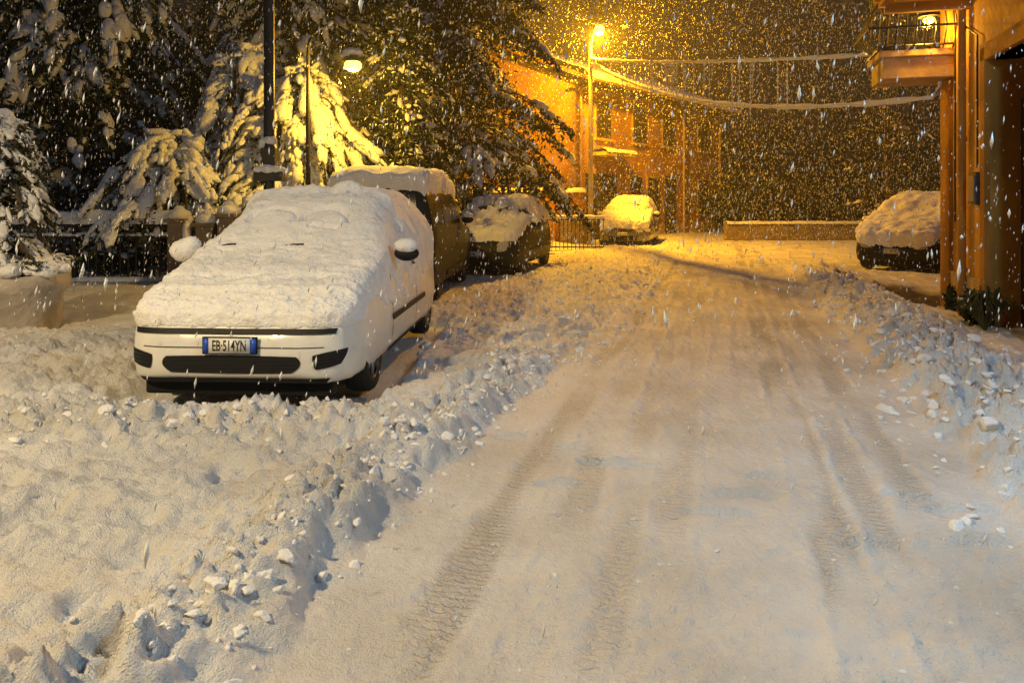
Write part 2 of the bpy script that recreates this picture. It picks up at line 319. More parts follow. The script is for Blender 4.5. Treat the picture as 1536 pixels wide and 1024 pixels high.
def make_car(name,loc,ang,D,paint,snowT,opts):
    root=empty(name,loc,ang);L=D['s'][-1]
    S,P=surf(D,90,40);nr,nc=P.shape[:2]
    V=P.reshape(-1,3).tolist();F=gridF(nr,nc)[:,::-1].tolist();F=[tuple(f) for f in F]
    F.append(tuple(range(nc)));F.append(tuple((nr-1)*nc+i for i in range(nc))[::-1])
    me=bpy.data.meshes.new('b');me.from_pydata(V,[],F)
    bm=bmesh.new();bm.from_mesh(me);bmesh.ops.remove_doubles(bm,verts=bm.verts,dist=.0008);bmesh.ops.recalc_face_normals(bm,faces=bm.faces)
    bvh=BVHTree.FromBMesh(bm)
    for f in bm.faces:
        f.smooth=True
        c=f.calc_center_median()
        if c.z<.215 and D is HATCH:f.material_index=1
    bm.to_mesh(me);bm.free()
    me.materials.append(M[paint]);me.materials.append(M['black'])
    body=bpy.data.objects.new('body',me);link(body)
    wr=opts.get('wr',.29);ax=(opts.get('af',.72),opts.get('ar',3.14))
    cut=MB()
    for a in ax:
        for sg in(-1,1):
            cut.tube([(sg*.55,a,wr+.01),(sg*1.1,a,wr+.01)],wr+.07,36,1)
    co=cut.obj('cut',[paint,'black'])
    bo=body.modifiers.new('b','BOOLEAN');bo.object=co;bo.operation='DIFFERENCE';bo.solver='EXACT'
    dg=bpy.context.evaluated_depsgraph_get();me2=bpy.data.meshes.new_from_object(body.evaluated_get(dg));body.modifiers.clear();body.data=me2;body.parent=root
    bpy.data.objects.remove(co)
    PB=MB();pm=['glass','black','lampglass','red','plate','blue',paint]
    def panel(axis,q,mi,off=.006,n=10,m=6,sign=1,rnd=.0):
        q=[Vector(p) for p in q];vs=[]
        for j in range(m+1):
            for i in range(n+1):
                u,v=i/n,j/m
                if rnd:
                    a,bb=2*u-1,2*v-1;a2=a*math.sqrt(1-bb*bb*rnd/2);b2=bb*math.sqrt(1-a*a*rnd/2);u,v=(a2+1)/2,(b2+1)/2
                p=(q[0]*(1-u)+q[1]*u)*(1-v)+(q[3]*(1-u)+q[2]*u)*v
                if axis=='y':o=Vector((p.x,-3 if sign>0 else 8,p.y));d=Vector((0,sign,0))
                else:o=Vector((3*sign,p.x,p.y));d=Vector((-sign,0,0))
                h=bvh.ray_cast(o,d)
                if h[0] is None:return
                vs.append(h[0]-d*off)
        fs=[(j*(n+1)+i,j*(n+1)+i+1,(j+1)*(n+1)+i+1,(j+1)*(n+1)+i) for j in range(m) for i in range(n)]
        PB.add(vs,fs,mi)
    if D is HATCH:
        for sg in(1,-1):
            panel('x',[(1.45,.985),(2.28,1.0),(2.28,1.36),(1.98,1.36)],0,sign=sg)
            panel('x',[(2.34,1.0),(3.25,1.02),(3.02,1.34),(2.34,1.36)],0,sign=sg)
            panel('x',[(2.29,.3),(2.302,.3),(2.302,.98),(2.29,.98)],1,.003,2,8,sg)
            panel('x',[(1.22,.32),(1.232,.32),(1.252,.96),(1.24,.96)],1,.003,2,8,sg)
            panel('x',[(1.2,.46),(2.72,.46),(2.72,.51),(1.2,.51)],1,.012,12,2,sg)
            panel('x',[(1.12,.20),(2.72,.20),(2.72,.25),(1.12,.25)],1,.008,12,2,sg)
            panel('x',[(2.1,.84),(2.24,.84),(2.24,.875),(2.1,.875)],1,.02,4,2,sg)
            panel('y',[(sg*.42,.60),(sg*.66,.58),(sg*.62,.70),(sg*.44,.66)],2,.004)
            panel('y',[(sg*.50,.84),(sg*.62,.80),(sg*.60,1.0),(sg*.52,1.05)],3,sign=-1)
        panel('y',[(-.52,1.02),(.52,1.02),(.44,1.36),(-.44,1.36)],0,.004,14,8)
        panel('y',[(-.50,1.05),(.50,1.05),(.42,1.33),(-.42,1.33)],0,.004,14,8,-1)
        if opts.get('hero'):
            panel('y',[(-.45,.285),(.45,.285),(.49,.405),(-.49,.405)],1,.006,30,7,rnd=.35)
            for sg in(1,-1):
                panel('y',[(sg*.56,.305),(sg*.725,.335),(sg*.765,.445),(sg*.54,.41)],1,.006,10,7,rnd=.35)
                for k in range(3):panel('y',[(sg*.575,.345+k*.025),(sg*.72,.355+k*.025),(sg*.72,.362+k*.025),(sg*.575,.352+k*.025)],0,.009,6,1)
            for k in range(3):panel('y',[(-.44,.315+k*.026),(.44,.315+k*.026),(.44,.321+k*.026),(-.44,.321+k*.026)],0,.009,20,1)
            panel('y',[(-.69,.545),(.69,.545),(.70,.58),(-.70,.58)],1,.010,30,3)
            panel('y',[(-.62,.455),(.62,.455),(.62,.461),(-.62,.461)],0,.004,30,1)
            panel('y',[(-.62,.205),(.62,.205),(.66,.25),(-.66,.25)],1,.012,30,3)
        else:
            panel('y',[(-.42,.24),(.42,.24),(.46,.38),(-.46,.38)],1,.006,16,4)
            panel('y',[(-.34,.50),(.34,.50),(.38,.60),(-.38,.60)],1,.006,16,4)
            for sg in(1,-1):
                panel('y',[(sg*.43,.48),(sg*.62,.50),(sg*.64,.60),(sg*.45,.61)],2,.008,8,5,rnd=.6)
    else:
        for sg in(1,-1):
            panel('x',[(1.35,1.10),(2.15,1.10),(2.15,1.58),(1.72,1.58)],0,sign=sg)
            panel('x',[(2.22,1.10),(2.95,1.10),(2.95,1.58),(2.22,1.58)],0,sign=sg)
            panel('x',[(3.02,1.12),(3.55,1.14),(3.50,1.56),(3.02,1.58)],0,sign=sg)
            panel('x',[(1.0,.28),(2.9,.28),(2.9,.42),(1.0,.42)],1,.012,12,2,sg)
            panel('y',[(sg*.64,.80),(sg*.77,.80),(sg*.76,1.12),(sg*.66,1.12)],3,.012,sign=-1)
            panel('y',[(sg*.45,.62),(sg*.7,.62),(sg*.7,.8),(sg*.45,.8)],2)
        panel('y',[(-.60,1.14),(.60,1.14),(.56,1.58),(-.56,1.58)],0,.006,12,6,-1)
        panel('y',[(-.60,1.14),(.60,1.14),(.56,1.6),(-.56,1.6)],0,.006,12,6,1)
        panel('y',[(-.66,.40),(.66,.40),(.66,.58),(-.66,.58)],1,.03,16,3,-1)
    sgn=opts.get('plate',1);py=-.022;pz=opts.get('pz',.43)
    if sgn>0:
        PB.box((-.185,py-.006,pz-.057),(.185,py+.012,pz+.057),1)
        PB.box((-.140,py-.010,pz-.050),(.140,py-.006,pz+.050),4)
        PB.box((-.180,py-.010,pz-.050),(-.1405,py-.006,pz+.050),5);PB.box((.1405,py-.010,pz-.050),(.180,py-.006,pz+.050),5)
    PB.obj('trim_panels',pm,root,True)
    if sgn>0:
        cu=bpy.data.curves.new('t','FONT');cu.body=opts.get('txt','CE 361VC');cu.size=.100;cu.align_x='CENTER';cu.align_y='CENTER';cu.extrude=.0006;cu.offset=.0012
        to=bpy.data.objects.new('t',cu);link(to);dg=bpy.context.evaluated_depsgraph_get();tm=bpy.data.meshes.new_from_object(to.evaluated_get(dg));bpy.data.objects.remove(to)
        tm.materials.clear();tm.materials.append(M['ink']);t2=bpy.data.objects.new('plate_text',tm);link(t2,root);t2.location=(0,py-.0115,pz-.003);t2.rotation_euler=(math.pi/2,0,0);t2.scale=(.56,1,1)
        for p in tm.polygons:p.use_smooth=False
    W=MB()
    for a in ax:
        for sg in(-1,1):
            x0,x1=sg*.62,sg*.80
            prof=[(x0,wr*.6),(x0,wr*.93),(x0+sg*.03,wr),(x1-sg*.03,wr),(x1,wr*.93),(x1,wr*.68)]
            n=32;vs=[];fs=[]
            for (px,pr) in prof:
                for k in range(n):vs.append((px,a+pr*math.cos(2*math.pi*k/n),wr+pr*math.sin(2*math.pi*k/n)))
            for i in range(len(prof)-1):
                for k in range(n):fs.append((i*n+k,i*n+(k+1)%n,(i+1)*n+(k+1)%n,(i+1)*n+k))
            W.add(vs,fs,0)
            W.tube([(x1-sg*.06,a,wr),(x1-sg*.05,a,wr)],wr*.69,28,2)
            W.tube([(x1-sg*.03,a,wr),(x1+sg*.002,a,wr)],.05,14,1)
            for k in range(7):
                an=k*2*math.pi/7;c,s_=math.cos(an),math.sin(an)
                W.tube([(x1-sg*.02,a+c*.03,wr+s_*.03),(x1-sg*.015,a+c*wr*.68,wr+s_*wr*.68)],[.022,.018],6,1)
            W.tube([(x1-sg*.012,a+wr*.68*math.cos(q*.35),wr+wr*.68*math.sin(q*.35)) for q in range(19)],.010,5,1,False)
    W.obj('wheels',['rubber','alloy','black'],root,True)
    U=MB();U.box((-.66,.12,.11),(.66,.42,.22),0);U.box((-.60,.4,.14),(.60,L-.3,.26),0);U.obj('underbody',['black'],root,bevel=.02)
    mz=1.0 if D is HATCH else 1.14;my=1.30
    C=[];SS=[]
    for sg in(-1,1):
        C.append((sg*.93,my,mz));SS.append((.105,.07,.065))
    blobs('mirror_housing',C,SS,['black'],root,rough=.0,dirs=[(1,0,0)]*2,T=I3)
    C=[(sg*.93,my-.02,mz+.065) for sg in(-1,1)];SS=[(.10,.085,.06)]*2
    if opts.get('hero'):
        C+= [(-.95,my-.05,mz+.02),(-.9,my-.05,mz+.07)];SS+=[(.12,.10,.10),(.08,.08,.07)]
    blobs('mirror_snow',C,SS,['snow'],root,rough=.05,dirs=[(1,.01,0)]*len(C),T=I3)
    if D is HATCH:
        Wp=MB()
        for x0,ww in((-.52,.06),(.02,.09)):Wp.tube([(x0-ww,1.12,1.065),(x0,1.12,1.08),(x0+ww,1.13,1.082)],.009,6,0)
        Wp.obj('wipers',['black'],root)
    ns,nv=opts.get('res',(150,60));S,P=surf(D,ns,nv)
    dv=np.gradient(P,axis=1);du=np.gradient(P,axis=0);Nn=np.cross(dv,du);Nn/=np.linalg.norm(Nn,axis=2,keepdims=True)+1e-9
    if Nn[ns//2,nv-1,2]<0:Nn=-Nn
    x,y,z=P[...,0],P[...,1],P[...,2];nz=Nn[...,2]
    sd=opts.get('seed',0)
    qx=x*1.0;qy=y+ (z-1)*.6
    th=snowT(x,y,z,nz,qx,qy,sd)
    for a in ax: th=np.where((z<wr+.42)&(np.hypot(y-a,z-wr)<wr+.12),-1,th)
    Q=P+(Nn*.55+np.array([0,0,.45]))*np.maximum(th,0)[...,None]-Nn*(np.where(th<=0,.02,0)*1.0)[...,None]
    keep=(th>0)
    F=gridF(*P.shape[:2]);kk=keep.ravel()[F].any(1);F=F[kk][:,::-1]
    used,inv=np.unique(F,return_inverse=True)
    npmesh('snow_cover',Q.reshape(-1,3)[used],inv.reshape(-1,4),['snow'],root,True)
    return root,bvh
def heroT(x,y,z,nz,qx,qy,sd):
    e=.02*pn(qx*8,qy*8,90)+.012*pn(qx*22,qy*22,91)
    up=ss(.02,.55,nz+e*6)
    frontm=ss(.575,.60,z+e*.5)*ss(.9,.3,y)
    t=np.maximum(up*ss(.575,.62,z+e*.8),frontm*.5*(nz>-.2))
    T=.06+.045*ss(1.6,2.0,y)
    th=t*T*(1+.2*fbm(qx*2.4,qy*2.4,3,92))+t*(.018*fbm(qx*6,qy*6,3,93)+.015*fbm(qx*14,qy*14,3,94)+.008*fbm(qx*34,qy*34,2,104))
    th=th+t*.03*billow(qx*8,qy*16,4,95)*ga(y-.13,.10)
    c1=ga(y-(.27+.05*pn(qx*3,qx*0,96)+.02*pn(qx*13,qx*0,101)),.018)*ss(-.1,.25,.2+pn(qx*4,qy*0,97))*(np.abs(x)<.6)
    c2=ga(y-(.19+.03*pn(qx*5,qx*0+3,102)+.02*pn(qx*15,qx*0,103)),.016)*ss(.0,.3,.15+pn(qx*6,qy*0+2,107))*(np.abs(x)<.55)
    c3=ga(y-(.52+.07*pn(qx*3,qx*0+5,112)+.025*pn(qx*12,qx*0,113)),.014)*ss(.0,.3,.10+pn(qx*5,qy*0+7,114))*(np.abs(x)<.6)
    th=th-t*.07*(c1+c2)-t*.03*c3+t*.015*ga(y-.33,.03)
    th=th-t*.03*ss(.15,.5,pn(qx*4,qy*4,108))*ga(y-.75,.3)
    w1=.014*pn(qx*6,qy*6,109);th0=np.maximum(th,.058*t)
    gv=0*th
    for cx,r,ax_,lo in((-.29,.12,1.75,1.46),(.18,.12,1.65,1.44)):
        d=np.hypot((x-cx)/ax_,(y-1.50)*.85)+w1
        gv=np.maximum(gv,ga(d-r,.013)*(y>lo))
    gv=np.maximum(gv,ga(y-(1.38+.05*pn(qx*4,qx*0,116)),.016)*(np.abs(x-.2)<.13))
    zone=(np.abs(x+.05)<.6)&(y>1.25)&(y<1.72)
    th=np.where(zone,th0*(1-.88*gv),th)
    for cx,ww in((-.52,.06),(.02,.09)):
        th=th-t*.12*np.exp(-((x-cx)/ww)**4-((y-1.07+.08*(x-cx)+.015*pn(qx*9,qx*0,110))/.011)**2)
    th=th+t*.05*ga(y-1.95-.05*pn(qx*3,qx*0,98),.06)*(1+pn(qx*6,qy*6,111))
    win=(z>.98)*(z<1.36)*(y>1.4)
    pl=ss(.52,.66,z+.2*fbm(y*2,z*2,3,99))*ss(.0,.2,.04-.04*win+fbm(y*4,z*4,3,89))*(np.abs(x)>.3)*ss(.5,.9,y)
    th=np.where(pl>.05,np.maximum(th,.008*pl+.010*pn(y*9,z*9,88)*pl+.006*pn(y*25,z*25,87)),th)
    return np.where(th<.003,-1,th)
def genT(zmin,T,win=1,plast=1):
    def f(x,y,z,nz,qx,qy,sd):
        e=.12*pn(qx*5,qy*5,sd+1)+.05*pn(qx*15,qy*15,sd+2)
        t=ss(.32,.75,nz+e)*ss(zmin,zmin+.08,z+e*.4)
        w=ss(.0,.2,.3*win+fbm(qx*2.5,qy*2.5,3,sd+5))
        ws=(z>1.03)*(z<1.38);t=np.where(ws&(y<1.8),t*np.where(win>=1,1,w),t)
        th=t*T*(1+.35*fbm(qx*2,qy*2,3,sd+3))+t*.05*fbm(qx*5,qy*5,3,sd+4)+t*.012*fbm(qx*15,qy*15,2,sd+14)
        pl=ss(.1,.3,fbm(y*3,z*3,3,sd+9))*(np.abs(x)>.3)*(z>.5)*plast
        th=np.where(pl>.3,np.maximum(th,.012*pl),th)
        return np.where(th<.004,-1,th)
    return f
make_car('parked_car',(-1.88,4.95,0.03),-math.radians(3),HATCH,'white',heroT,dict(hero=1,res=(400,230),txt='EB·514YN',pz=.475,seed=3))
make_car('parked_van',(-1.93+.087*3.9,10.4+3.88,0),math.pi-math.radians(5),BOX,'dark',genT(1.50,.20,.2,0),dict(seed=23,plate=0,wr=.33,af=.75,ar=3.2))
make_car('parked_car',(-.72,14.3,0),-math.radians(14),HATCH,'dark',genT(.66,.15,.3,0),dict(seed=43,txt='CL 361VC',pz=.44))
make_car('parked_car',(3.45,23,0),-math.radians(16),HATCH,'grey',genT(.60,.17,.5),dict(seed=63,pz=.44))
make_car('parked_car',(7.75,15.1,0),-math.radians(45),HATCH,'dark',genT(.50,.20,1,0),dict(seed=83,pz=.44))

# ---------------- trees ----------------
def tree(name,base,Ht,branches,leafN,leafS,snowR,spread,trunkR=.12,leafm=('leaf','leaf2'),snowfrac=1.0,speck=0,gap=.5,clear=None,fine=0):
    root=empty(name,base);T=MB();C=[];Sx=[];Dr=[];LC=[];SP=[]
    pts=[(0.05*math.sin(i),0.05*math.cos(i*1.3),Ht*i/8) for i in range(9)]
    T.tube(pts,[trunkR*(1-.1*i)+.01 for i in range(9)],9,0)
    cl=(Vector(clear[0])-Vector(base),clear[1]) if clear else None
    def ok(q):return cl is None or (q-cl[0]).length>cl[1]
    for (z0,az,ln,rise,drop) in branches:
        az2=az+random.uniform(-.3,.3);n=max(6,int(ln/.13));path=[]
        for i in range(n+1):
            t=i/n;a=az+(az2-az)*t;r=ln*(t**.9)
            z=z0+rise*math.sin(min(1,t*1.6)*math.pi/2)-drop*t*t
            path.append(Vector((r*math.cos(a),r*math.sin(a),max(.15,z))))
        if any(not ok(p) for p in path):continue
        T.tube(path[::2],[.03*(1-.8*i/len(path[::2])) +.004 for i in range(len(path[::2]))],4,0,False)
        ph=random.random()*9
        for i in range(1,len(path)):
            t=i/n;p=path[i];d=(path[i]-path[i-1]).normalized();sdv=Vector((-d.y,d.x,0))
            k=int(leafN*(.5+t))
            wsp=spread*(.35+.9*math.sin(min(1,t*1.05)*math.pi)**.7)
            for _ in range(k):
                q=p+sdv*random.gauss(0,wsp)+Vector((0,0,-abs(random.gauss(0,wsp*.8))+.02))+d*random.uniform(-.1,.1);LC.append(q)
            if random.random()<snowfrac and t>.1 and (math.sin(ph+i*.55)>-gap):
                for _ in range(random.choice([2,3,4]) if fine else random.choice([1,2,2,3])):
                    rr=snowR*min(1.5,random.lognormvariate(-.45,.45))*(.6+.6*math.sin(t*3))
                    o=random.gauss(0,wsp*.6)
                    q=p+sdv*o+Vector((0,0,random.uniform(-.02,.05)-abs(o)*.5))+d*random.uniform(-.06,.06)
                    C.append(q);Sx.append((rr*random.uniform(1.2,2.6),rr*random.uniform(.6,1),rr*.6));dd=d+sdv*(o/wsp*.5)+Vector([random.gauss(0,.2) for _ in range(3)])+Vector((0,0,-abs(o)/wsp*.4));Dr.append(dd)
            for _ in range(int(k*speck)):
                SP.append(p+sdv*random.gauss(0,wsp)+Vector((0,0,-abs(random.gauss(0,wsp*.7))+.05)))
    T.obj('trunk_and_limbs',['bark'],root,True)
    LC=np.array([q[:] for q in LC]);mi=(rng.random(len(LC))<.35).astype(int)
    leafquads('foliage',LC,rng.uniform(.6,1.3,len(LC))*leafS,list(leafm),root,mi)
    if C:blobs('branch_snow',[q[:] for q in C],Sx,['treesnow'],root,dirs=[q[:] for q in Dr],rough=.13)
    if SP:leafquads('leaf_snow',np.array([q[:] for q in SP]),rng.uniform(.5,1.2,len(SP))*leafS*.8,['treesnow'],root,None,0)
    return root
def weep(Ht,R,n,zr=(.55,1.0)):
    out=[]
    for i in range(n):
        f=random.random();z0=Ht*(zr[0]+(zr[1]-zr[0])*f**.7);ln=R*random.uniform(.55,1.08)*(1.15-.4*f)
        out.append((z0,random.uniform(0,2*math.pi),ln,.12*Ht*random.uniform(.3,1),z0*random.uniform(.35,.75)))
    return out
def conifer(Ht,R,n,z1=.8,droop=.5):
    out=[]
    for i in range(n):
        f=random.random()**.9;z0=z1+(Ht-z1)*f;ln=R*(1-f)**.75*random.uniform(.7,1.1)+.3
        out.append((z0,random.uniform(0,2*math.pi),ln,.18*ln,ln*random.uniform(droop*.6,droop*1.3)))
    return out
LPX=(-2.58,12.0,3.45)
tree('weeping_tree',(-3.95,13.9,0),3.8,weep(3.85,1.7,150,(.5,1)),12,.045,.105,.17,.1,gap=.55,clear=(LPX,.5),fine=1)
tree('weeping_tree',(-5.2,14.6,0),4.3,weep(4.4,1.4,90,(.5,1)),11,.05,.105,.17,.1,gap=.6,fine=1)
tree('weeping_tree',(-6.0,13.2,0),2.5,weep(2.6,1.5,100,(.5,1)),11,.05,.10,.16,.08,gap=.65,fine=1)
tree('cedar_tree',(-9.6,16.5,0),10,conifer(10.5,4.4,170,1.2,1.05),12,.09,.115,.3,.25,gap=.4,snowfrac=.95)
tree('cedar_tree',(-5.6,19.5,0),11,conifer(12,4.3,150,1.5,1.05),12,.09,.125,.3,.25,gap=.35,snowfrac=.9)
tree('pine_tree',(-1.8,19.5,0),11,conifer(12.5,3.7,215,2.4,.55),17,.085,.115,.34,.25,gap=.1,snowfrac=.7,speck=.16)
tree('pine_tree',(-2.15,14.6,0),5,conifer(5.4,1.25,80,1.3,.5),14,.06,.07,.2,.12,gap=.1,snowfrac=.6,speck=.2,clear=(LPX,.5))
tree('garden_tree',(14.2,28,0),6,conifer(6,2.0,35,1.0,.3),6,.08,.07,.2,.12,gap=-.2,snowfrac=.4)
def shrub(name,loc,rx,ry,h,n,snow,ls=.045,col=('leaf','leaf2')):
    root=empty(name,loc)
    u=rng.standard_normal((n,3));u/=np.linalg.norm(u,axis=1,keepdims=True);r=rng.uniform(.55,1.05,(n,1))**.5
    an=np.arctan2(u[:,1],u[:,0]);r=r*(1+.18*np.sin(an*5+u[:,2]*6))[:,None]
    P=u*r*np.array([rx,ry,h*.5])+np.array([0,0,h*.5])
    leafquads('foliage',P,rng.uniform(.6,1.4,n)*ls,list(col),root,(rng.random(n)<.35).astype(int))
    k=int(n*snow);idx=rng.choice(n,k);Q=P[idx].copy();Q=Q[u[idx][:,2]>-.25]
    Q[:,2]+=.02;s=rng.uniform(.3,1.2,len(Q))*min(.08,.05*(rx+h)/1.5)
    blobs('snow_tufts',Q,np.stack([s*1.3,s*1.3,s*.75],-1),['treesnow'],root,rough=.15)
    T=MB();T.tube([(0,0,0),(.02,0,h*.5),(0,.02,h*.9)],[.05,.035,.01],7,0);T.obj('stem',['bark'],root)
shrub('garden_shrub',(-7.1,13.4,0),.55,.5,1.15,2500,.12)
shrub('garden_shrub',(-8.6,13.6,0),.6,.5,1.25,2500,.12)
shrub('garden_shrub',(-7.6,15.2,0),1.2,.7,1.9,4500,.08)
shrub('garden_shrub',(-5.0,12.6,0),.7,.4,1.5,3000,.14)
shrub('garden_shrub',(-1.2,17.9,0),1.2,.6,1.9,3500,.10)

pl=empty('stone_planter',(-5.15,7.55,0))
T=MB();prof=[(.44,.0),(.47,.04),(.50,.5),(.53,.56),(.56,.60),(.56,.72),(.50,.73),(.47,.66),(0.01,.64)];n=40;vs=[];fs=[]
for r,z in prof:
    for k in range(n):vs.append((r*math.cos(2*math.pi*k/n),r*math.sin(2*math.pi*k/n),z))
for i in range(len(prof)-1):
    for k in range(n):fs.append((i*n+k,i*n+(k+1)%n,(i+1)*n+(k+1)%n,(i+1)*n+k))
T.add(vs,fs,0);T.obj('pot',['conc'],pl,True)
C=[];S_=[]
for i in range(170):
    a=random.uniform(0,6.28);r=.54*math.sqrt(random.random());C.append((r*math.cos(a),r*math.sin(a),.76+.05*random.random()+.08*(1-r/.54)));s=random.uniform(.06,.12);S_.append((s,s,s*.7))
blobs('pot_snow',C,S_,['snow'],pl,rough=.06,T=I3)
sh=tree('conifer_shrub',(-5.17,7.5,.7),1.55,conifer(1.6,.32,120,.05,.8),12,.026,.038,.06,.04,gap=.4,fine=1)
blobs('top_snow',[(0,0,1.55),(.03,0,1.4),(-.05,0,1.45),(0,.03,1.62)],[(.13,.13,.13),(.14,.13,.14),(.12,.12,.12),(.09,.09,.09)],['snow'],sh,rough=.04,T=I3)

# ---------------- fence & posts ----------------
fe=empty('iron_fence',(-10.5,12.1,0));T=MB()
Lf=5.1
T.box((0,-.02,.10),(Lf,.02,.15),0);T.box((0,-.02,.86),(Lf,.02,.90),0);T.box((0,-.035,1.05),(Lf,.035,1.10),0)
for i in range(int(Lf/.13)):
    x=.06+i*.13;T.tube([(x,0,.0),(x,0,1.05)],.011,6,0)
for i in range(4):T.box((i*1.66,-.04,0),(i*1.66+.07,.04,1.12),0)
T.obj('railing',['iron'],fe)
def snowbar(name,x0,x1,y,z,w,h,parent,sd=0,axis='x'):
    n=int(abs(x1-x0)/.03)+2;m=11;xx=np.linspace(x0,x1,n)
    A=np.linspace(0,np.pi,m);V=[]
    hh=h*(1+.3*fbm(xx*2.5,xx*0+.5,3,sd));ww=w*(1+.2*fbm(xx*3,xx*0+2.5,2,sd+1))
    yy=np.cos(A)[None]*ww[:,None]+y;zz=z+(np.sin(A)[None]**.7)*hh[:,None]+.015*pn(xx[:,None]*9,A[None]*2,sd)
    XX=np.broadcast_to(xx[:,None],yy.shape)
    P=np.stack([XX,yy,zz],-1) if axis=='x' else np.stack([yy,XX,zz],-1)
    return npmesh(name,P.reshape(-1,3),gridF(n,m),['snow'],parent,True)
snowbar('rail_snow_top',0,Lf,0,1.09,.11,.21,fe,3)
snowbar('rail_snow_mid',0,Lf,0,.895,.04,.05,fe,4)
snowbar('rail_snow_low',0,Lf,0,.15,.06,.07,fe,5)
gp=empty('garden_wall',(-5.4,12.0,0));T=MB()
T.box((0,-.14,0),(3.2,.14,.62),0)
for x,h in((.0,1.12),(.45,1.05),(.8,1.2),(2.6,1.1)):
    T.box((x-.12,-.17,0),(x+.14,.17,h),0);T.box((x-.16,-.21,h),(x+.18,.21,h+.06),0)
T.obj('wall_and_pillars',['stone'],gp,bevel=.01)
snowbar('wall_snow',0,3.2,0,.61,.17,.16,gp,8)
C=[];S_=[]
for x,h in((.0,1.12),(.45,1.05),(.8,1.2),(2.6,1.1)):
    C.append((x+.01,0,h+.10));S_.append((.18,.2,.12));C.append((x,0,h+.2));S_.append((.09,.09,.07))
blobs('pillar_snow',C,S_,['snow'],gp,rough=.04,dirs=[(1,0,0)]*len(C),T=I3)

# ---------------- lamps ----------------
def plight(name,loc,col,e,r,parent):
    l=bpy.data.lights.new(name,'POINT');l.energy=e;l.color=col;l.shadow_soft_size=r
    o=bpy.data.objects.new(name,l);o.location=loc;link(o,parent);return o
def slight(name,loc,col,e,r,parent,size,blend):
    l=bpy.data.lights.new(name,'SPOT');l.energy=e;l.color=col;l.shadow_soft_size=r;l.spot_size=math.radians(size);l.spot_blend=blend
    o=bpy.data.objects.new(name,l);o.location=loc;link(o,parent);return o
SOD=(1,.44,.012)
po=empty('utility_pole',(-3.12,9.5,0));T=MB()
T.tube([(0,0,0),(0,0,1.6),(0,0,8)],[.075,.07,.055],14,0)
T.box((-.17,-.10,1.72),(.19,.12,1.84),0);T.box((-.08,-.09,1.92),(.10,.09,2.14),0);T.tube([(.01,0,2.14),(.01,0,2.24)],[.09,.02],10,0)
T.obj('pole',['steel'],po,False,.006)
blobs('pole_snow',[(0,-.02,1.87),(.12,-.02,1.86),(-.1,-.02,1.86),(.01,0,2.24),(-.07,-.02,2.2)],[(.13,.12,.07),(.1,.1,.05),(.1,.1,.05),(.09,.09,.07),(.05,.05,.08)],['snow'],po,rough=.04,T=I3)
lp=empty('street_lamp',(-2.58-.78,12.0,0));T=MB()
arc=[(.05+.0,0,0),(.05,0,3.0),(.05,0,3.8)]+[(.05+.37*(1-math.cos(a)),0,3.93+.38*math.sin(a)) for a in np.linspace(.1,math.pi*.95,10)]
T.tube(arc,[.05,.035,.028]+[.024]*10,10,0)
T.tube([(.78,0,3.93),(.78,0,3.84),(.78,0,3.76),(.78,0,3.72)],[.04,.07,.17,.19],20,0)
T.obj('post_and_shade',['steel'],lp,True)
V,F=I3;npmesh('bulb',V*np.array([.14,.14,.10])+np.array([.78,0,3.66]),F,['sod'],lp)
blobs('shade_snow',[(.78,0,3.87),(.7,0,3.83),(.4,0,4.33)],[(.17,.16,.07),(.12,.12,.06),(.2,.04,.04)],['snow'],lp,rough=.04,T=I3)
plight('lamp_light',(.78,0,3.50),(1,.56,.05),380,.1,lp)
lp=empty('street_lamp',(2.6,24.4,0));T=MB()
T.tube([(0,0,0),(0,0,4),(0,0,6.7)],[.09,.075,.06],12,0)
T.tube([(0,0,6.55),(.05,-.15,6.85),(.12,-.55,7.0),(.16,-.8,7.0)],.035,8,0)
T.box((.04,-1.25,6.98),(.30,-.72,7.06),0)
T.obj('post_and_arm',['conc'],lp,True)
V,F=I3;npmesh('bulb',V*np.array([.16,.26,.17])+np.array([.17,-.98,6.87]),F,['sod'],lp)
blobs('lamp_snow',[(.17,-.95,7.08)],[(.13,.24,.04)],['snow'],lp,rough=.03,T=I3)
plight('lamp_light',(.17,-.98,6.62),SOD,6200,.12,lp)
def postlamp(name,loc,h,rz,col,e,b,size,blend):
    lp=empty(name,loc,rz);T=MB()
    T.tube([(0,0,0),(0,0,h*.6),(0,0,h)],[.09,.07,.055],12,0);T.tube([(0,0,h-.1),(.3,0,h+.2),(1.0,0,h+.3)],.03,8,0)
    T.box((.9,-.14,h+.26),(1.5,.14,h+.38),0);T.obj('post_and_arm',['steel'],lp)
    npmesh('bulb',V*np.array([.2,.1,.05])+np.array([1.2,0,h+.24]),F,[b],lp);slight('lamp_light',(1.2,0,h+.1),col,e,.12,lp,size,blend)
postlamp('street_lamp',(-5.7,.0,0),5.0,.35,(1,.74,.38),1850,'sod',158,.5)

